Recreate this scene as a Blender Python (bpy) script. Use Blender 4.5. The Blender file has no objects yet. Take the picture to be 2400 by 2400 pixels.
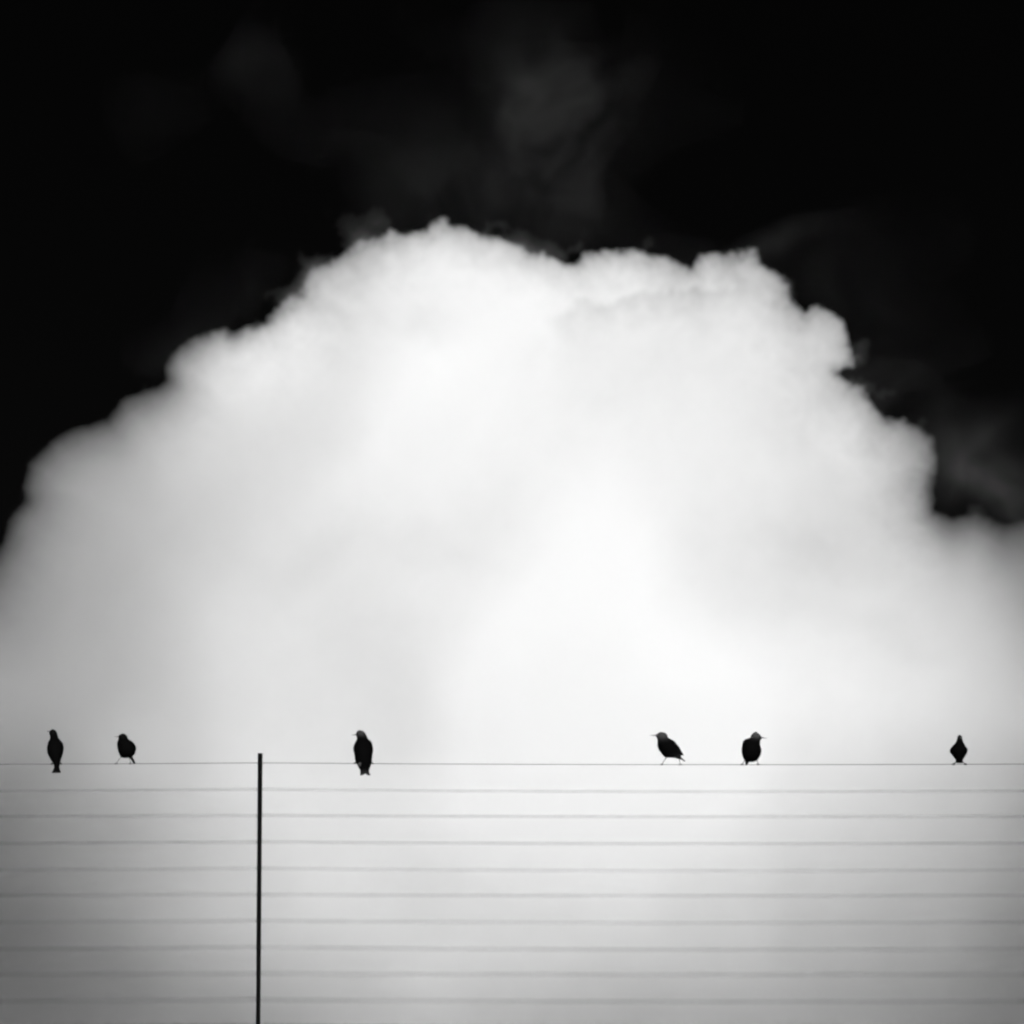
import bpy, bmesh, math, random
import numpy as np
from mathutils import Vector, Matrix

# ------------------------------------------------------------------ camera
scene = bpy.context.scene
PITCH = math.radians(16.0)
LENS, SENSOR, FULL = 85.0, 36.0, 2400.0
FPX = LENS / SENSOR * FULL
CAM = Vector((0.0, 0.0, 0.55))
RIGHT = Vector((1, 0, 0))
FWD = Vector((0, math.cos(PITCH), math.sin(PITCH)))
UP = Vector((0, -math.sin(PITCH), math.cos(PITCH)))
cam_d = bpy.data.cameras.new("camera")
cam_d.lens = LENS; cam_d.sensor_width = SENSOR; cam_d.sensor_height = SENSOR
cam_d.clip_start = 0.1; cam_d.clip_end = 120000.0
cam = bpy.data.objects.new("camera", cam_d)
scene.collection.objects.link(cam)
cam.location = CAM
cam.rotation_euler = (math.radians(90) + PITCH, 0, 0)
scene.camera = cam
cam_d.dof.use_dof = True; cam_d.dof.focus_distance = 10.45; cam_d.dof.aperture_fstop = 4.0

# ------------------------------------------------------------------ sky and sun
SUN_EL, SUN_AZ = math.radians(18), math.radians(8)      # behind the camera, a little to the right
world = bpy.data.worlds.new("World"); scene.world = world
world.use_nodes = True
wn, wl = world.node_tree.nodes, world.node_tree.links
wn.clear()
sky = wn.new("ShaderNodeTexSky"); sky.sky_type = 'NISHITA'; sky.sun_disc = False
sky.sun_elevation = SUN_EL; sky.sun_rotation = math.pi - SUN_AZ
sky.dust_density = 0.2; sky.ozone_density = 2.0
sep = wn.new("ShaderNodeSeparateColor")                  # black-and-white film behind a deep red filter
mul = wn.new("ShaderNodeMath"); mul.operation = 'MULTIPLY'; mul.inputs[1].default_value = 0.014
bg = wn.new("ShaderNodeBackground"); bg.inputs["Strength"].default_value = 0.05
wo = wn.new("ShaderNodeOutputWorld")
wl.new(sky.outputs[0], sep.inputs[0]); wl.new(sep.outputs[0], mul.inputs[0])
wl.new(mul.outputs[0], bg.inputs["Color"]); wl.new(bg.outputs[0], wo.inputs["Surface"])

sun_d = bpy.data.lights.new("sun", 'SUN')
sun_d.energy = 5.0; sun_d.angle = math.radians(0.5); sun_d.color = (1, 1, 1)
sun = bpy.data.objects.new("sun", sun_d); scene.collection.objects.link(sun)
to_sun = Vector((math.sin(SUN_AZ) * math.cos(SUN_EL), -math.cos(SUN_AZ) * math.cos(SUN_EL), math.sin(SUN_EL)))
sun.rotation_euler = to_sun.to_track_quat('Z', 'Y').to_euler()
sun.location = (0, -20, 30)

scene.view_settings.view_transform = 'Standard'
scene.view_settings.look = 'None'
scene.view_settings.exposure = 0.56
scene.view_settings.gamma = 1.0
scene.view_settings.use_curve_mapping = False
scene.render.engine = 'CYCLES'
cy = scene.cycles
cy.use_denoising = True
cy.max_bounces = 12; cy.volume_bounces = 7; cy.diffuse_bounces = 3
cy.use_adaptive_sampling = True; cy.adaptive_threshold = 0.08; cy.adaptive_min_samples = 16
cy.pixel_filter_type = 'BLACKMAN_HARRIS'; cy.filter_width = 2.4

# ------------------------------------------------------------------ helpers
C = scene.collection
def ray(px, py):
    return FWD + RIGHT * ((px - 1200) / FPX) - UP * ((py - 1200) / FPX)
def at_y(px, py, Y):                   # where the view through a pixel meets the upright plane y = Y
    d = ray(px, py); return CAM + d * ((Y - CAM.y) / d.y)
def at_depth(px, py, D):
    return CAM + ray(px, py) * D
def link(name, verts, faces, mat, parent=None, smooth=True, edges=()):
    me = bpy.data.meshes.new(name)
    me.from_pydata([tuple(v) for v in verts], list(edges), faces)
    me.update()
    if smooth:
        me.polygons.foreach_set("use_smooth", [True] * len(me.polygons))
    if mat: me.materials.append(mat)
    o = bpy.data.objects.new(name, me); C.objects.link(o)
    if parent: o.parent = parent
    return o
def tag(o, label=None, cat=None, group=None, kind=None):
    for k, v in (("label", label), ("category", cat), ("group", group), ("kind", kind)):
        if v: o[k] = v
    return o
def empty(name, loc):
    o = bpy.data.objects.new(name, None); C.objects.link(o)
    o.location = loc; o.empty_display_size = 0.1
    return o
def grey(name, v, rough=0.7, spec=0.2, noise=0.0, scale=40.0, sheen=0.0, metal=0.0, bump=0.0):
    m = bpy.data.materials.new(name); m.use_nodes = True
    nt = m.node_tree; b = nt.nodes["Principled BSDF"]
    b.inputs["Base Color"].default_value = (v, v, v, 1)
    b.inputs["Roughness"].default_value = rough
    b.inputs["Specular IOR Level"].default_value = spec
    b.inputs["Sheen Weight"].default_value = sheen
    b.inputs["Metallic"].default_value = metal
    if noise or bump:
        tc = nt.nodes.new("ShaderNodeTexCoord"); n = nt.nodes.new("ShaderNodeTexNoise")
        n.inputs["Scale"].default_value = scale; n.inputs["Detail"].default_value = 5
        nt.links.new(tc.outputs["Object"], n.inputs["Vector"])
        if noise:
            mr = nt.nodes.new("ShaderNodeMapRange")
            mr.inputs["To Min"].default_value = v * (1 - noise); mr.inputs["To Max"].default_value = v * (1 + noise)
            mr.inputs["From Min"].default_value = 0.3; mr.inputs["From Max"].default_value = 0.7
            nt.links.new(n.outputs["Fac"], mr.inputs["Value"]); nt.links.new(mr.outputs[0], b.inputs["Base Color"])
        if bump:
            bp = nt.nodes.new("ShaderNodeBump"); bp.inputs["Strength"].default_value = bump
            bp.inputs["Distance"].default_value = 0.002
            nt.links.new(n.outputs["Fac"], bp.inputs["Height"]); nt.links.new(bp.outputs[0], b.inputs["Normal"])
    return m
def vapour(name, density, aniso=0.0):
    m = bpy.data.materials.new(name); m.use_nodes = True
    nt = m.node_tree; nt.nodes.clear()
    v = nt.nodes.new("ShaderNodeVolumeScatter"); o = nt.nodes.new("ShaderNodeOutputMaterial")
    v.inputs["Color"].default_value = (1, 1, 1, 1); v.inputs["Density"].default_value = density
    v.inputs["Anisotropy"].default_value = aniso
    nt.links.new(v.outputs[0], o.inputs["Volume"])
    return m

# smooth gradient noise on arrays
def perlin(x, y, seed):
    rng = np.random.RandomState(seed)
    perm = rng.permutation(512); ang = rng.rand(512) * 2 * np.pi
    gx, gy = np.cos(ang), np.sin(ang)
    xi, yi = np.floor(x).astype(int), np.floor(y).astype(int)
    xf, yf = x - xi, y - yi
    def g(i, j, dx, dy):
        h = perm[(perm[i % 512] + j) % 512]
        return gx[h] * dx + gy[h] * dy
    u = xf ** 3 * (xf * (xf * 6 - 15) + 10); v = yf ** 3 * (yf * (yf * 6 - 15) + 10)
    a = g(xi, yi, xf, yf); b = g(xi + 1, yi, xf - 1, yf)
    c = g(xi, yi + 1, xf, yf - 1); d = g(xi + 1, yi + 1, xf - 1, yf - 1)
    return (a + u * (b - a)) * (1 - v) + (c + u * (d - c)) * v
def fbm(x, y, scale, octaves, seed, gain=0.5, billow=False):
    s = np.zeros_like(x); amp = 1.0; f = 1.0 / scale
    for k in range(octaves):
        n = perlin(x * f + 37.3 * k, y * f + 11.9 * k, seed + k)
        s += amp * ((0.5 - np.abs(n) * 1.6) if billow else n)
        amp *= gain; f *= 2.03
    return s
def sstep(a, b, x):
    t = np.clip((x - a) / (b - a), 0, 1); return t * t * (3 - 2 * t)

# ------------------------------------------------------------------ ground
m_ground = grey("field_grass", 0.06, 0.95, 0.1, noise=0.5, scale=3.0)
gv, gf = [], []
rings = [0.0, 5, 12, 25, 60, 150, 500, 2000, 8000, 40000]
NS = 48
for r in rings[1:]:
    for k in range(NS):
        a = 2 * math.pi * k / NS
        gv.append((r * math.cos(a), r * math.sin(a), 0.02 * math.sin(3 * a + r) if r < 100 else 0.0))
gv.append((0, 0, 0)); ctr = len(gv) - 1
for k in range(NS):
    gf.append((ctr, k, (k + 1) % NS))
for j in range(len(rings) - 2):
    for k in range(NS):
        a, b = j * NS + k, j * NS + (k + 1) % NS
        gf.append((a, a + NS, b + NS, b))
tag(link("ground", gv, gf, m_ground), kind="structure")

# ------------------------------------------------------------------ the big cloud
CD = 12000.0                           # metres to the cloud's middle
PXM = CD / FPX                         # metres for one photo pixel out there
OUT = [(-60,1375),(0,1275),(25,1205),(55,1170),(50,1139),(68,1083),(118,1034),(180,999),(248,981),(280,940),(317,922),
 (373,906),(388,892),(384,863),(397,829),(460,788),(497,776),(522,768),(550,776),(590,766),(621,757),(646,726),(674,704),
 (702,690),(714,661),(739,630),(783,599),(832,577),(888,558),(913,538),(938,553),(988,540),(1043,519),(1081,532),(1130,555),
 (1161,552),(1200,562),(1237,581),(1278,586),(1299,602),(1343,614),(1368,593),(1405,589),(1448,583),(1492,580),(1535,606),
 (1573,608),(1622,624),(1641,593),(1666,596),(1697,605),(1740,589),(1768,578),(1787,614),(1821,645),(1849,667),(1852,704),
 (1889,726),(1914,710),(1952,738),(1989,754),(1989,791),(2001,844),(1973,875),(1995,906),(2032,928),(2076,978),(2119,981),
 (2163,1002),(2188,1034),(2197,1071),(2185,1145),(2194,1195),(2231,1212),(2281,1203),(2318,1210),(2355,1228),(2400,1216),
 (2520,1225),(2700,1290),(2900,1450),(3150,1800),(3400,2500),(3600,5000),(-1400,5000),(-1200,2600),(-900,2000),(-500,1660),(-220,1470)]
def signed_dist(X, Y, poly):
    P = np.array(poly, float); n = len(P)
    best = np.full(X.shape, 1e12); inside = np.zeros(X.shape, bool)
    for i in range(n):
        ax, ay = P[i]; bx, by = P[(i + 1) % n]
        dx, dy = bx - ax, by - ay
        t = np.clip(((X - ax) * dx + (Y - ay) * dy) / (dx * dx + dy * dy), 0, 1)
        best = np.minimum(best, (X - ax - t * dx) ** 2 + (Y - ay - t * dy) ** 2)
        if ay != by:
            c = ((ay > Y) != (by > Y)) & (X < (bx - ax) * (Y - ay) / (by - ay) + ax)
            inside ^= c
    d = np.sqrt(best)
    return np.where(inside, d, -d)
def pillow(name, X, Y, front, back, mat, offset=0.0):
    """closed body from two depth sheets over a pixel grid; they meet where both reach zero (all in photo pixels)"""
    ny, nx = X.shape
    keep = (front + back) > 0.0
    cell = keep[:-1, :-1] | keep[1:, :-1] | keep[:-1, 1:] | keep[1:, 1:]
    used = np.zeros((ny, nx), bool)
    used[:-1, :-1] |= cell; used[1:, :-1] |= cell; used[:-1, 1:] |= cell; used[1:, 1:] |= cell
    both = used & keep
    idx_f = np.full((ny, nx), -1); n_f = int(used.sum()); idx_f[used] = np.arange(n_f)
    idx_b = idx_f.copy(); idx_b[both] = n_f + np.arange(int(both.sum()))
    cx, cz = (X - 1200) * PXM, -(Y - 1200) * PXM
    off = offset if np.ndim(offset) else np.full_like(X, offset)
    def world_pts(sel, w):
        D = CD + w[sel] * PXM
        r, u = cx[sel] * D / CD, cz[sel] * D / CD
        return np.stack([CAM.x + r, CAM.y + D * FWD.y + u * UP.y, CAM.z + D * FWD.z + u * UP.z], 1)
    V = np.concatenate([world_pts(used, off - np.where(keep, front, 0)), world_pts(both, off + back)])
    j, i = np.nonzero(cell)
    q = lambda ix: np.stack([ix[j, i], ix[j + 1, i], ix[j + 1, i + 1], ix[j, i + 1]], 1)
    F1 = q(idx_f); F2 = q(idx_b)[:, ::-1]
    same = (F1[:, ::-1] == F2).all(1)
    F = np.concatenate([F1[~same], F2[~same]]).astype(np.int32)
    me = bpy.data.meshes.new(name)
    me.vertices.add(len(V)); me.vertices.foreach_set("co", V.ravel())
    me.loops.add(F.size); me.loops.foreach_set("vertex_index", F.ravel())
    me.polygons.add(len(F))
    me.polygons.foreach_set("loop_start", np.arange(0, F.size, 4, dtype=np.int32))
    me.update(calc_edges=True); me.validate()
    me.materials.append(mat)
    o = bpy.data.objects.new(name, me); C.objects.link(o)
    return o

STEP = 5.0
gx = np.arange(-700, 3100, STEP); gy = np.arange(340, 2800, STEP)
X, Y = np.meshgrid(gx, gy)
sd = signed_dist(X, Y, OUT)
ragged = 15 * fbm(X, Y, 58, 5, 3, 0.66) + 10 * fbm(X, Y, 130, 4, 9, 0.6, billow=True) - 2
soft = 1 - sstep(200, 900, X) + 0.35 * sstep(2000, 2300, X) + 0.8 * sstep(2150, 2240, X) * sstep(1050, 1180, Y)
sd = sd + ragged * (1 - 0.75 * np.clip(soft, 0, 1))
d = np.maximum(sd, 0)
MFP = 45.0                              # how far light gets in this vapour, in photo pixels
def blur(a, sig):
    k = np.arange(-3 * sig, 3 * sig + 1); g = np.exp(-0.5 * (k / sig) ** 2); g /= g.sum()
    for ax in (0, 1):
        p = np.pad(a, [(3 * sig, 3 * sig) if q == ax else (0, 0) for q in (0, 1)], mode='edge')
        a = sum(w * np.take(p, range(i, i + a.shape[ax]), axis=ax) for i, w in enumerate(g))
    return a
# body fullness: the brightness falloff over flanks, base and rim is shaped as thickness
soft = 1 - sstep(200, 900, X) + 0.35 * sstep(2000, 2300, X) + 0.8 * sstep(2150, 2240, X) * sstep(1050, 1180, Y)
KX = [0, 150, 300, 450, 600, 800, 1000, 1200, 1400, 1600, 1800, 1900, 2000, 2075, 2150, 2300, 2400]
KY = [800, 1000, 1200, 1430, 1660, 1780, 1900, 2010, 2130, 2260, 2380]
FALLOFF_TAB = [[0.286, 0.295, 0.282, 0.407, 0.888, 0.392, 0.662, 0.666, 0.646, 0.596, 0.506, 0.382, 0.664, 0.369, 0.364, 0.341, 0.205],
 [0.268, 0.295, 0.322, 0.488, 0.432, 0.409, 0.837, 0.596, 0.522, 0.540, 0.481, 0.390, 0.664, 0.359, 0.344, 0.321, 0.180],
 [0.250, 0.277, 0.296, 0.347, 0.385, 0.499, 0.575, 0.440, 0.649, 0.460, 0.493, 0.467, 0.370, 0.367, 0.356, 0.310, 0.156],
 [0.233, 0.270, 0.245, 0.369, 0.445, 0.413, 0.465, 0.566, 0.797, 0.452, 0.418, 0.419, 0.477, 0.418, 0.422, 0.370, 0.189],
 [0.250, 0.236, 0.275, 0.349, 0.453, 0.434, 0.400, 0.955, 0.955, 0.894, 0.644, 0.528, 0.574, 0.440, 0.483, 0.374, 0.311],
 [0.153, 0.200, 0.353, 0.363, 0.520, 0.457, 0.442, 0.761, 0.955, 0.955, 0.483, 0.409, 0.422, 0.348, 0.337, 0.319, 0.228],
 [0.114, 0.179, 0.228, 0.373, 0.448, 0.499, 0.512, 0.862, 0.923, 0.741, 0.465, 0.423, 0.384, 0.358, 0.334, 0.289, 0.210],
 [0.106, 0.169, 0.218, 0.285, 0.376, 0.417, 0.436, 0.557, 0.527, 0.440, 0.399, 0.386, 0.351, 0.328, 0.316, 0.257, 0.176],
 [0.092, 0.130, 0.216, 0.297, 0.349, 0.479, 0.381, 0.386, 0.443, 0.362, 0.360, 0.269, 0.285, 0.227, 0.249, 0.195, 0.155],
 [0.085, 0.121, 0.127, 0.211, 0.276, 0.317, 0.430, 0.387, 0.329, 0.313, 0.309, 0.246, 0.247, 0.214, 0.204, 0.166, 0.115],
 [0.093, 0.101, 0.132, 0.157, 0.173, 0.233, 0.295, 0.245, 0.227, 0.230, 0.200, 0.197, 0.195, 0.169, 0.163, 0.113, 0.107]]
def table(tab):
    T = np.array(tab, float)
    cols = np.stack([np.interp(gy, KY, T[:, i]) for i in range(len(KX))], 1)
    A = np.stack([np.interp(gx, KX, r) for r in cols], 0)
    return blur(A, 11)
dw = blur(d, 14)
rimf = 0.32 * (1 - 0.25 * np.clip(soft, 0, 1)) * (1 - np.exp(-d / (11 + 55 * soft))) + (0.68 + 0.08 * np.clip(soft, 0, 1)) * (1 - np.exp(-np.minimum(d, dw * 1.2) / 90))
mott = 1 + 0.09 * fbm(X, Y, 420, 5, 23, 0.5) + 0.16 * fbm(X, Y, 100, 5, 31, 0.58, billow=True) * (1 - 0.88 * sstep(30, 260, d)) * (1 - 0.6 * np.clip(soft, 0, 1))
yl = np.interp(X, [1270, 1330, 1450, 1600, 1760, 1900], [745, 715, 690, 672, 655, 640]) + 26 * fbm(X, Y, 70, 4, 77, 0.6)
t = Y - yl
mott -= 0.34 * sstep(-6, 22, t) * np.exp(-np.maximum(t, 0) / 110) * sstep(1270, 1340, X) * (1 - sstep(1650, 1850, X))
torn = np.maximum(0.5 * fbm(X, Y, 110, 4, 55, 0.5) + 0.5 * fbm(X, Y, 330, 3, 58) + 0.03, 0) ** 1.3      # shreds hanging off the rim
fringe = 0.15 * torn * np.exp(-np.maximum(-sd, 0) / 34) * sstep(-130, -60, sd)
def dot(cx_, cy_, rx_, ry_, rot=0.0):   # a bright or dark patch, shaped as a soft lump or hollow in thickness
    c_, s_ = math.cos(rot), math.sin(rot); u_ = X + 45 * fbm(X, Y, 150, 4, 91) - cx_; v_ = Y + 45 * fbm(X, Y, 150, 4, 92) - cy_
    return np.exp(-((u_ * c_ + v_ * s_) / rx_) ** 2 - ((-u_ * s_ + v_ * c_) / ry_) ** 2)
mott += 0.22 * dot(1090, 880, 290, 60, -0.75) - 0.13 * dot(1010, 790, 70, 50) - 0.16 * dot(1890, 1290, 130, 75, 0.3) - 0.10 * dot(1500, 900, 330, 130, 0.2)
mott += 0.05 * dot(1330, 1400, 160, 260) - 0.07 * dot(1000, 1290, 330, 60, 0.2) - 0.07 * dot(700, 1330, 220, 60, -0.3) - 0.08 * dot(860, 640, 60, 30) - 0.08 * dot(2050, 1480, 220, 50, 0.35)
full = np.clip(table(FALLOFF_TAB) * rimf * mott + fringe * (1 - sstep(0, 40, d)), 0, 0.958)
Xn, Yn = X + 160 * fbm(X, Y, 260, 4, 66, 0.55), Y + 60 * fbm(X, Y, 200, 4, 67, 0.55)      # beyond the view it thins away to nothing
full = full * sstep(-640, -140, Xn) * (1 - sstep(2540, 3040, Xn)) * (1 - sstep(2520, 2770, Yn))
edge_ = np.minimum.reduce([X - gx[0], gx[-1] - X, gy[-1] - Y])
thick = MFP * 2 * full / (1 - full) * sstep(0, 40, edge_)
thick = np.where(thick > 0.4, thick, 0)
# the flanks and the base draw back behind the bulging middle
recede = 300 * ((X - 1350) / 1300) ** 2 + 150 * np.clip((Y - 1300) / 1100, 0, None) ** 2
front = 45 * (1 - np.exp(-thick * 0.4 / 45))
tag(pillow("cloud", X, Y, front, thick - front, vapour("cloud_vapour", 1.0 / (MFP * PXM)), recede),
    "huge bright white heaped cloud filling the sky behind the birds", "cloud")

# ------------------------------------------------------------------ faint wisps above it
def blob(X, Y, cx, cy, rx, ry, rot=0.0):
    c, s = math.cos(rot), math.sin(rot)
    u = ((X - cx) * c + (Y - cy) * s) / rx; v = (-(X - cx) * s + (Y - cy) * c) / ry
    return np.exp(-(u * u + v * v))
def wisp(name, box, spots, seed, label, depth, amp=1.0):
    Xw, Yw = np.meshgrid(np.arange(box[0], box[2], 8.0), np.arange(box[1], box[3], 8.0))
    wx = Xw + 110 * fbm(Xw, Yw, 300, 3, seed + 50, 0.5); wy = Yw + 110 * fbm(Xw, Yw, 300, 3, seed + 60, 0.5)
    T = sum(a * blob(wx, wy, *s) for a, s in spots)
    T = T * np.clip(0.8 + 0.9 * fbm(wx * 1.1, wy * 0.9, 210, 4, seed, 0.5), 0.1, 3)
    edge = np.minimum.reduce([Xw - box[0], box[2] - 8 - Xw, Yw - box[1], box[3] - 8 - Yw])
    T = amp * np.maximum(T - 0.03, 0) ** 1.5 * sstep(0, 120, edge) * 40
    T = np.where(T > 0.4, T, 0)
    o = pillow(name, Xw, Yw, T, T * 0.7, m_wisp, depth)
    return tag(o, label, "cloud", "faint wisps above the big cloud")
m_wisp = vapour("wisp_vapour", 1.0 / (2600 * PXM))
wisp("cloud_wisp", (700, -200, 1800, 800), [(0.62, (1270, 220, 150, 130, 0.3)), (0.6, (1345, 400, 100, 110)), (0.62, (1170, 500, 280, 180)),
     (0.42, (1110, 110, 190, 130)), (0.34, (1480, 220, 230, 230)), (0.3, (960, 380, 150, 160))], 5, "faint dark grey plume rising above the peak of the big cloud", -250)
wisp("cloud_wisp", (200, -120, 1060, 520), [(0.4, (580, 160, 150, 110, -0.4)), (0.3, (820, 290, 190, 130)), (0.2, (330, 260, 130, 120))], 15,
     "dim smudge of thin cloud near the upper left corner", -250)
wisp("cloud_wisp", (1420, 400, 2420, 1100), [(0.55, (1720, 575, 230, 50)), (0.45, (1940, 690, 100, 80)), (0.4, (2090, 760, 130, 140)), (0.18, (2160, 500, 180, 110)),
     (0.5, (2080, 920, 140, 80))], 25, "thin grey veil along the right shoulder of the big cloud", -250)
wisp("cloud_wisp", (2020, 840, 2880, 1520), [(0.8, (2260, 1030, 130, 120)), (0.9, (2400, 1110, 170, 140))], 35,
     "grey wisp at the right edge above the notch in the big cloud", -250)
wisp("cloud_wisp", (180, 440, 920, 980), [(0.45, (590, 650, 160, 90, -0.5)), (0.25, (380, 800, 140, 80, -0.5))], 45, "dim veil along the left shoulder of the big cloud", -250)

# ------------------------------------------------------------------ the wire fence
FY = 10.3                              # distance to the fence plane
m_wire = grey("weathered_wire", 0.02, 0.7, 0.1)
m_post = grey("black_steel", 0.0018, 0.8, 0.02, noise=0.5, scale=60, bump=0.3)
m_clip = grey("tie_wire", 0.008, 0.7, 0.1)
def translucent(name, v, solid):
    m = bpy.data.materials.new(name); m.use_nodes = True
    nt = m.node_tree; nt.nodes.clear()
    d_ = nt.nodes.new("ShaderNodeBsdfDiffuse"); d_.inputs["Color"].default_value = (v, v, v, 1)
    t_ = nt.nodes.new("ShaderNodeBsdfTransparent"); x_ = nt.nodes.new("ShaderNodeMixShader"); o_ = nt.nodes.new("ShaderNodeOutputMaterial")
    x_.inputs[0].default_value = solid
    nt.links.new(t_.outputs[0], x_.inputs[1]); nt.links.new(d_.outputs[0], x_.inputs[2]); nt.links.new(x_.outputs[0], o_.inputs["Surface"])
    return m
m_blur = translucent("faint_wire_blur", 0.02, 0.036)  # see-through stuff standing for the lens blur of the lower wires
m_blur2 = translucent("wire_blur", 0.02, 0.05)
def tube(path, radii, n=8, cap=True):
    V, F = [], []
    pts = [Vector(p) for p in path]
    for i, p in enumerate(pts):
        t = (pts[min(i + 1, len(pts) - 1)] - pts[max(i - 1, 0)]).normalized()
        a = t.orthogonal().normalized() if abs(t.z) > 0.9 else t.cross(Vector((0, 0, 1))).normalized()
        b = t.cross(a).normalized()
        for k in range(n):
            th = 2 * math.pi * k / n
            V.append(p + (a * math.cos(th) + b * math.sin(th)) * radii[i])
    for i in range(len(pts) - 1):
        for k in range(n):
            q = i * n + k; r = i * n + (k + 1) % n
            F.append((q, r, r + n, q + n))
    if cap:
        F.append(tuple(range(n))[::-1]); F.append(tuple((len(pts) - 1) * n + k for k in range(n)))
    return V, F
WIRE_Y = [1789 + 61.7 * k for k in range(11)]
wire_z = [at_y(1200, y, FY).z for y in WIRE_Y]
gap = wire_z[-2] - wire_z[-1]
z = wire_z[-1]
while z - gap > 0.12:
    z -= gap; wire_z.append(z)
post_top = at_y(609, 1765, FY)
post_low = at_y(606, 2400, FY)
fence = empty("wire_fence", (post_top.x, FY, 0))
tag(fence, "thin black post strung with one dark wire and soft blurred wires below it", "fence")
def post_axis(x0, zt, lean):           # top point and foot of a post
    return Vector((x0, FY + 0.012, zt)), Vector((x0 - lean * zt, FY + 0.012, -0.3))
lean_vis = (post_top.x - post_low.x) / (post_top.z - post_low.z)
X_POSTS = [(post_top.x, lean_vis), (post_top.x + 4.15, 0.004), (post_top.x - 4.05, -0.006), (post_top.x + 8.2, 0.0), (post_top.x - 8.2, 0.003)]
rnd = random.Random(4)
ends = []
for px_, lean in X_POSTS:
    top, foot = post_axis(px_, post_top.z, lean)
    ends.append((top, foot))
    V, F = [], []
    N = 26
    for i in range(N + 1):
        t = i / N
        c = top.lerp(foot, t)
        w = 0.0098 - 0.0012 * min(1, t * 3) + rnd.uniform(-1, 1) * 0.00025
        dpt = 0.009
        for sx, sy in ((-1, -1), (-0.55, -1.15), (0.55, -1.15), (1, -1), (1, 1), (-1, 1)):
            V.append((c.x + sx * w - fence.location.x, c.y + sy * dpt - FY, c.z))
    for i in range(N):
        for k in range(6):
            q, r = i * 6 + k, i * 6 + (k + 1) % 6
            F.append((q, q + 6, r + 6, r))
    F.append(tuple(range(6))); F.append(tuple(N * 6 + k for k in range(6))[::-1])
    link("post", V, F, m_post, fence, smooth=False)
xs = sorted(e[0].x for e in ends)
def wire_height(x, i):                 # every span hangs a little between its posts
    j = max(j for j in range(len(xs) - 1) if xs[j] <= x + 1e-6)
    t = (x - xs[j]) / (xs[j + 1] - xs[j])
    return wire_z[i] + 0.002 - (0.008 + 0.003 * math.sin(i * 2.1)) * 4 * t * (1 - t)
for i, z in enumerate(wire_z):
    n = 160
    r = 0.00125 if i == 0 else 0.0009
    path = []
    for k in range(n + 1):
        x = xs[0] + (xs[-1] - xs[0]) * k / n
        path.append((x - fence.location.x, 0.0, wire_height(x, i)))
    if i == 0:
        V, F = tube(path, [r] * len(path), 6)
        link("wire", V, F, m_wire, fence)
    else:                                # lower wires: their lens blur is shaped as wide see-through tubes, core inside sheath
        rc = 0.0072 + 0.0009 * min(i, 10)
        V, F = tube(path, [rc] * len(path), 10, cap=False)
        V2, F2 = tube(path, [rc * 0.55] * len(path), 10, cap=False)
        o = len(V)
        link("blurred_wire", V + V2, F + [tuple(q + o for q in f) for f in F2], m_blur2 if i < 4 else m_blur, fence)
    for top, foot in ends[:3]:
        cxp = top.lerp(foot, (top.z - z) / (top.z - foot.z)).x - fence.location.x
        loop = [(cxp + 0.0115 * math.cos(a), 0.010 + 0.0135 * math.sin(a), z + 0.0009 * math.sin(2 * a)) for a in [2 * math.pi * q / 12 for q in range(13)]]
        V, F = tube(loop, [0.0012] * 13, 5)
        link("wire_tie", V, F, m_clip, fence)

# ------------------------------------------------------------------ the birds
def plumage():
    m = bpy.data.materials.new("plumage"); m.use_nodes = True
    nt = m.node_tree; b = nt.nodes["Principled BSDF"]
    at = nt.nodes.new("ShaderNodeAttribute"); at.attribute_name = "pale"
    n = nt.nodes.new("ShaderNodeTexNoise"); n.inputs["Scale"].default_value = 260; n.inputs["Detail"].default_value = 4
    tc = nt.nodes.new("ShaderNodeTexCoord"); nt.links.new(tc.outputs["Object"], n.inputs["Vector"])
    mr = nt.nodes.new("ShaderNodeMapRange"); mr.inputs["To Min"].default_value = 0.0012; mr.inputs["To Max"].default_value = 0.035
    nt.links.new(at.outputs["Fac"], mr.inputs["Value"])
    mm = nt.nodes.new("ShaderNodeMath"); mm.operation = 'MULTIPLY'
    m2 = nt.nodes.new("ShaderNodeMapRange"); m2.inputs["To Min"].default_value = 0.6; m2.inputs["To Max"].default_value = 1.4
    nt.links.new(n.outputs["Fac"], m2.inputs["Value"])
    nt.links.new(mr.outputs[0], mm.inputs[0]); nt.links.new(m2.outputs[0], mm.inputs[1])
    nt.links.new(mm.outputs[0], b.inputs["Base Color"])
    b.inputs["Roughness"].default_value = 0.75; b.inputs["Specular IOR Level"].default_value = 0.01
    bp = nt.nodes.new("ShaderNodeBump"); bp.inputs["Strength"].default_value = 0.4; bp.inputs["Distance"].default_value = 0.002
    nt.links.new(n.outputs["Fac"], bp.inputs["Height"]); nt.links.new(bp.outputs[0], b.inputs["Normal"])
    return m
m_plum = plumage()
m_beak = grey("dark_bill", 0.012, 0.6, 0.1)
m_leg = grey("dark_leg", 0.006, 0.7, 0.05)
m_eye = grey("eye_black", 0.004, 0.1, 0.4)

def catmull(vals, s):
    n = len(vals); i = min(int(s), n - 2); t = s - i
    p0, p1, p2, p3 = vals[max(i - 1, 0)], vals[i], vals[i + 1], vals[min(i + 2, n - 1)]
    return 0.5 * ((2 * p1) + (p2 - p0) * t + (2 * p0 - 5 * p1 + 4 * p2 - p3) * t * t + (3 * p1 - p0 - 3 * p2 + p3) * t ** 3)

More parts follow.
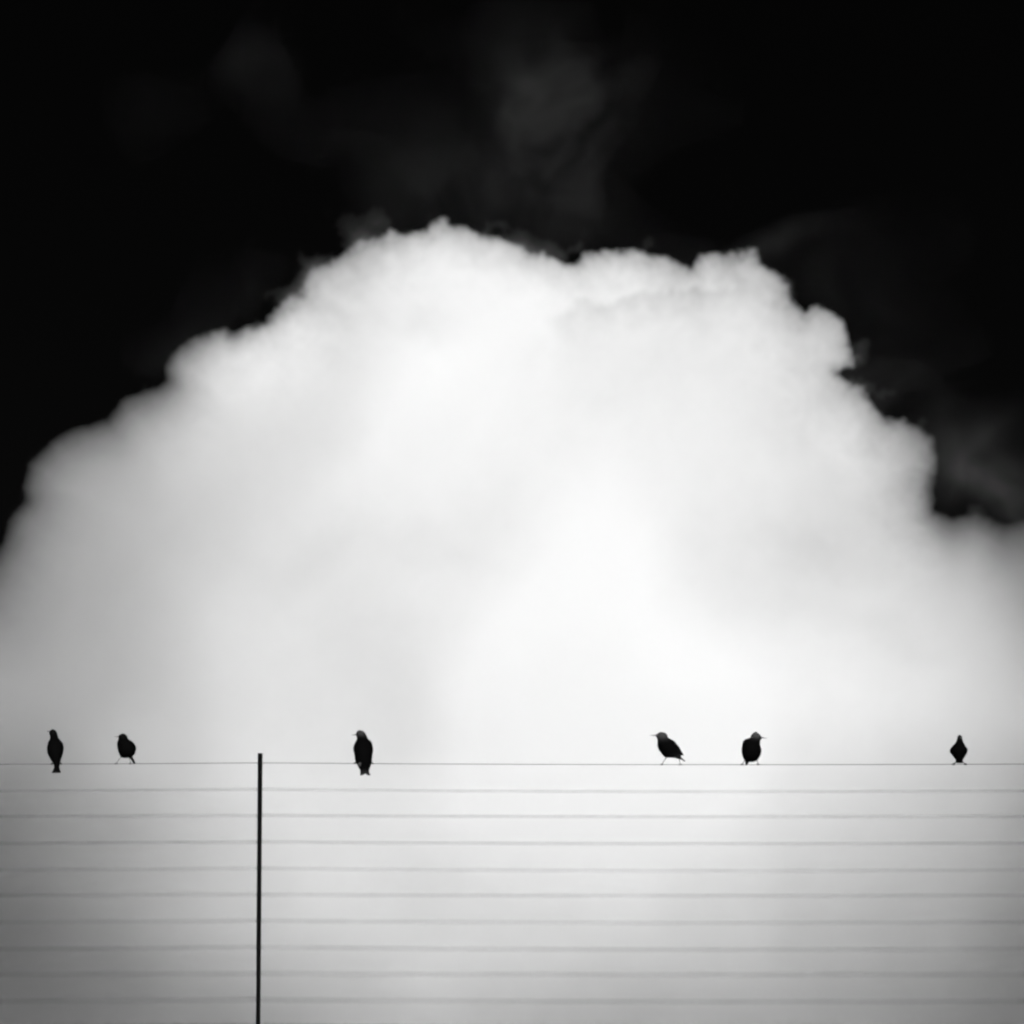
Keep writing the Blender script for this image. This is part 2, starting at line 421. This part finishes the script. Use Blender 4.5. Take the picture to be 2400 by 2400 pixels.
class Bird:
    """One perched bird: cross-section bars measured across the body (photo pixels), a depth for each, then legs, bill, tail."""
    def __init__(self, label, zoom, base, girth=0.52):
        self.girth = girth
        self.x0, self.y0, self.f = zoom
        self.root = empty("bird", self.p(*base))
        self.root.location.y = FY
        tag(self.root, label, "bird", "birds perched on the top wire")
        self.seed = int(base[0])
    def p(self, zx, zy, dy=0.0):
        v = at_y(self.x0 + zx / self.f, self.y0 + zy / self.f, FY)
        v.y += dy; return v
    def loc(self, zx, zy, dy=0.0):
        return self.p(zx, zy, dy) - self.root.location
    def loft(self, name, bars, mat, pale=None, sub=4, n=28, fluff=0.0012):
        """bars: (ax, ay, bx, by, depth radius in mm, depth offset in mm)"""
        A = [self.loc(b[0], b[1]) for b in bars]; B = [self.loc(b[2], b[3]) for b in bars]
        dr = [b[4] / 1000 for b in bars]; do = [b[5] / 1000 for b in bars]
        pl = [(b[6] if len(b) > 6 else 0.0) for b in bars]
        rg = random.Random(self.seed)
        V, F, P = [], [], []
        steps = [i / sub for i in range((len(bars) - 1) * sub + 1)]
        for s in steps:
            a, b = catmull(A, s), catmull(B, s)
            c = (a + b) / 2; h = (b - a) * self.girth
            r, o = max(catmull(dr, s), 0.0004), catmull(do, s)
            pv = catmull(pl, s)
            for k in range(n):
                th = 2 * math.pi * k / n
                jit = 1 + rg.uniform(-1, 1) * fluff / max(h.length, 0.004)
                V.append(c + h * (math.cos(th) * jit) + Vector((0, o + r * math.sin(th) * jit, 0)))
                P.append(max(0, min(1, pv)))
        for i in range(len(steps) - 1):
            for k in range(n):
                q, r_ = i * n + k, i * n + (k + 1) % n
                F.append((q, r_, r_ + n, q + n))
        F.append(tuple(range(n))[::-1]); F.append(tuple((len(steps) - 1) * n + k for k in range(n)))
        o = link(name, V, F, mat, self.root)
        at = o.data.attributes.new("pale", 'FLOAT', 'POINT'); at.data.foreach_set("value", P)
        return o
    def beak(self, base, tip, r=2.6, dyb=0.0, dyt=0.0):
        a, t = self.loc(*base, dy=dyb / 1000), self.loc(*tip, dy=dyt / 1000)
        V, F = tube([a, a.lerp(t, 0.25), a.lerp(t, 0.6), t], [r / 1000, r * 0.62 / 1000, r * 0.38 / 1000, 0.0003], 8)
        link("beak", V, F, m_beak, self.root)
    def eyes(self, zx, zy, half, dy=0.0, r=1.9):
        for s in (-1, 1):
            c = self.loc(zx, zy, dy / 1000) + half * s
            bm = bmesh.new(); bmesh.ops.create_icosphere(bm, subdivisions=2, radius=r / 1000)
            bmesh.ops.translate(bm, verts=bm.verts, vec=c)
            me = bpy.data.meshes.new("eye"); bm.to_mesh(me); bm.free(); me.materials.append(m_eye)
            o = bpy.data.objects.new("eye", me); C.objects.link(o); o.parent = self.root
    def leg(self, hip, foot, dyh=0.0, r=1.4, bend=0.3):
        a = self.loc(*hip, dy=dyh / 1000)
        f = self.loc(*foot)
        wz = wire_height(f.x + self.root.location.x, 0) - self.root.location.z
        f.z = wz + 0.0022
        k = a.lerp(f, 0.35) + Vector((0, bend * 0.012, 0))
        VV, FF = [], []
        def add(path, rad, n=7):
            V, F = tube(path, rad, n); o = len(VV)
            VV.extend(V); FF.extend([tuple(i + o for i in q) for q in F])
        R = r / 1000
        add([a, k, k.lerp(f, 0.5), f], [R * 2.0, R * 1.1, R * 0.95, R * 1.25])
        for dx, sgn in ((-0.0035, -1), (0.0, -1), (0.0035, -1), (0.0, 1)):      # toes closing round the wire
            pts = [f + Vector((0, 0, 0.0006))]
            for th in (75, 25, -30, -80):
                w = math.radians(th)
                pts.append(Vector((f.x + dx * (1.2 if th < 60 else 0.7), sgn * 0.0031 * math.cos(w), wz + 0.0031 * math.sin(w))))
            add(pts, [R * 1.2, R * 1.2, R * 1.1, R * 1.0, R * 0.6], 6)
        link("leg", VV, FF, m_leg, self.root)

Z12 = (40, 1660, 5.367); Z3 = (780, 1680, 12.07); Z45 = (1500, 1690, 6.0375); Z6 = (2180, 1690, 13.8)

# --- farthest left: upright, back to us, tail hanging under the wire
b = Bird("upright slim bird at far left, tail hanging below the wire", Z12, (495, 695), 0.6)
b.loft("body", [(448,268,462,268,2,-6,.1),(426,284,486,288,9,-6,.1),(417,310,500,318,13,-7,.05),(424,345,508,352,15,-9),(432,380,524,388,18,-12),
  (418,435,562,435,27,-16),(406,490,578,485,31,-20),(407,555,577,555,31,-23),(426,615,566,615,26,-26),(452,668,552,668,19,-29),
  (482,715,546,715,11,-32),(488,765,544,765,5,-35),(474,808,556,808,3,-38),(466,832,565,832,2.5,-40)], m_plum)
b.beak((424,300), (372,292), 3.0, -7, -6); b.eyes(440, 302, Vector((0, 0.0125, 0)), -7)
b.leg((445,655), (440,695), -14); b.leg((545,655), (552,695), -14)

# --- second from left: hunched, three-quarter, tail to the right
b = Bird("small hunched bird leaning left, second from the left end", Z12, (1350, 690), 0.54)
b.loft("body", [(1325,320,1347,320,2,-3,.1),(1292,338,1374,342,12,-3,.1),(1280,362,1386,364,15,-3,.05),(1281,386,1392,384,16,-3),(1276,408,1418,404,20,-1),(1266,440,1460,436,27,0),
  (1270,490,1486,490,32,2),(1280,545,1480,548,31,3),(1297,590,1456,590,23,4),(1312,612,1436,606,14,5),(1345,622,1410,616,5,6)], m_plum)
b.beak((1284,362), (1226,358), 2.6, -2, -4); b.eyes(1305, 358, Vector((0, 0.0135, 0)), -2)
b.loft("tail", [(1395,585,1440,570,8,6),(1412,612,1447,606,7,9),(1432,642,1462,638,5,11),(1458,690,1484,682,3,13)], m_plum, sub=3, n=14)
b.leg((1318,600), (1245,694), 0, 1.0); b.leg((1405,600), (1428,694), 0, 1.0)

# --- the tall one seen from behind
b = Bird("large upright bird seen from behind, head turned left, right of the post", Z3, (860, 1310))
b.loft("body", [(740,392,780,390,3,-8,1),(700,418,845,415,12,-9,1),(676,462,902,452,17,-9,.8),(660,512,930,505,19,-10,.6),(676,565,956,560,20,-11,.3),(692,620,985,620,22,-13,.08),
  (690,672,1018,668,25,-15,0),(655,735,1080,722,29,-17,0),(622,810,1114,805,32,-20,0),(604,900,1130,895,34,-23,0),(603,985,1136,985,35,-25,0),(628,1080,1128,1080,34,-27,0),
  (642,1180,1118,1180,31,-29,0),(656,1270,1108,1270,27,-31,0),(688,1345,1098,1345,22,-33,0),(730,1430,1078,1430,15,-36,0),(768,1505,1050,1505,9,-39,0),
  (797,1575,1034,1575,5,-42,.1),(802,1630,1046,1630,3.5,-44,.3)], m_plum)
b.loft("tail", [(800,1600,935,1600,3,-43,.2),(800,1650,930,1650,2.5,-45,.35),(788,1690,925,1672,2,-46,.4),(795,1708,850,1704,1.4,-46.5,.4)], m_plum, sub=3, n=14)
b.loft("tail", [(915,1600,1040,1600,3,-44,.2),(935,1650,1056,1650,2.5,-46,.35),(965,1680,1074,1690,2,-47,.4),(1010,1705,1068,1712,1.4,-47.5,.4)], m_plum, sub=3, n=14)
b.beak((668,518), (532,526), 2.9, -10, -8); b.eyes(715, 495, Vector((0, 0.0165, 0)), -10)
b.leg((680,1240), (625,1310), -16); b.leg((1085,1240), (1112,1310), -16)
b.loft("pale_patch", [(770,1345,795,1345,1,-52,1),(742,1370,818,1370,1.6,-52,1),(735,1400,822,1400,1.8,-51,1),(748,1440,812,1440,1.6,-50,1),(772,1468,792,1468,1,-49,1)], m_plum, sub=2, n=12)  # small pale oval patch low on the left of the body

# --- side view, facing left
b = Bird("bird in clear profile facing left with long thin beak and straddled legs", Z45, (440, 612))
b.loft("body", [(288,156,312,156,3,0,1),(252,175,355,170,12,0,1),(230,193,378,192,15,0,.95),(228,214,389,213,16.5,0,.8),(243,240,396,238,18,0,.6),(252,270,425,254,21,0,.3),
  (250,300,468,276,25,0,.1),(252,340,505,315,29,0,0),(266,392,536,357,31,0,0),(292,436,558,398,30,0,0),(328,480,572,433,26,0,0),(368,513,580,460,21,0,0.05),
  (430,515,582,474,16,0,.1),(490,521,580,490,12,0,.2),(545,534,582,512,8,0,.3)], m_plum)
b.loft("tail", [(520,525,576,498,8,0,.25),(556,535,584,513,6,1,.25),(592,546,606,534,4.5,2,.2),(634,572,642,566,2,4,.2)], m_plum, sub=3, n=14)
b.loft("wing", [(500,380,545,372,4,-24,0),(530,430,578,432,4,-20,.15),(560,458,592,455,3,-14,.2),(588,474,606,470,2,-9,.2),(612,490,618,487,1,-6,.2)], m_plum, sub=3, n=14)
b.loft("wing", [(500,380,545,372,4,24,0),(530,430,578,432,4,20,.15),(558,456,588,452,3,14,.2),(582,470,600,466,2,9,.2),(600,484,608,480,1,6,.2)], m_plum, sub=3, n=14)
b.beak((238,202), (132,202), 3.0); b.eyes(268, 195, Vector((0, 0.0145, 0)), 0)
b.leg((375,512), (310,612), -6, 1.15); b.leg((553,528), (570,612), 4, 1.15)

# --- facing us, head turned right
b = Bird("stout ragged bird seen front on, head turned to the right", Z45, (1575, 612))
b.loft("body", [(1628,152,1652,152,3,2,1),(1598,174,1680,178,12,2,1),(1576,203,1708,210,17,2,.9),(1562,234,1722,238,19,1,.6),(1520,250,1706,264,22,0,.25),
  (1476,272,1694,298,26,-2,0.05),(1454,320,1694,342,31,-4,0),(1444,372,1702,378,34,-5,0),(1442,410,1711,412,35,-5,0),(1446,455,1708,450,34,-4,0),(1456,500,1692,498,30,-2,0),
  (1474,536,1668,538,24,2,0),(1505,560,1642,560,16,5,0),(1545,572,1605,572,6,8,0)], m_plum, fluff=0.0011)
b.loft("tail", [(1492,545,1552,560,6,22,0),(1500,575,1540,580,5,28,0),(1500,604,1522,606,2,34,0)], m_plum, sub=3, n=14)
b.beak((1712,232), (1800,247), 3.0, 1, -4); b.eyes(1690, 212, Vector((0, 0.014, 0)), 1)
b.leg((1495,540), (1443,612), -4, 1.3); b.leg((1655,545), (1672,612), -4, 1.3)

# --- far right: front on, narrow raised head
b = Bird("plump bird with narrow pointed head sitting alone at far right", Z6, (955, 1410), 0.54)
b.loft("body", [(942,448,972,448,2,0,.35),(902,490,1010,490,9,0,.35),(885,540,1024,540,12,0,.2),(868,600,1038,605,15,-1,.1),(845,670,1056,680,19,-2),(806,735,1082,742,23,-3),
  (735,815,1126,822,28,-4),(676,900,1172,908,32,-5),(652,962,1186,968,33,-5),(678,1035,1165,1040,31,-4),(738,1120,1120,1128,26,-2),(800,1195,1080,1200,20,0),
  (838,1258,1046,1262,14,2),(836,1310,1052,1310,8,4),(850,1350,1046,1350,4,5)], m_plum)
b.beak((955,530), (955,545), 2.8, -10, -30); b.eyes(955, 515, Vector((0.009, 0, 0)), -5)
b.leg((870,1300), (760,1412), -2, 1.9); b.leg((1020,1300), (1140,1412), -2, 1.9)
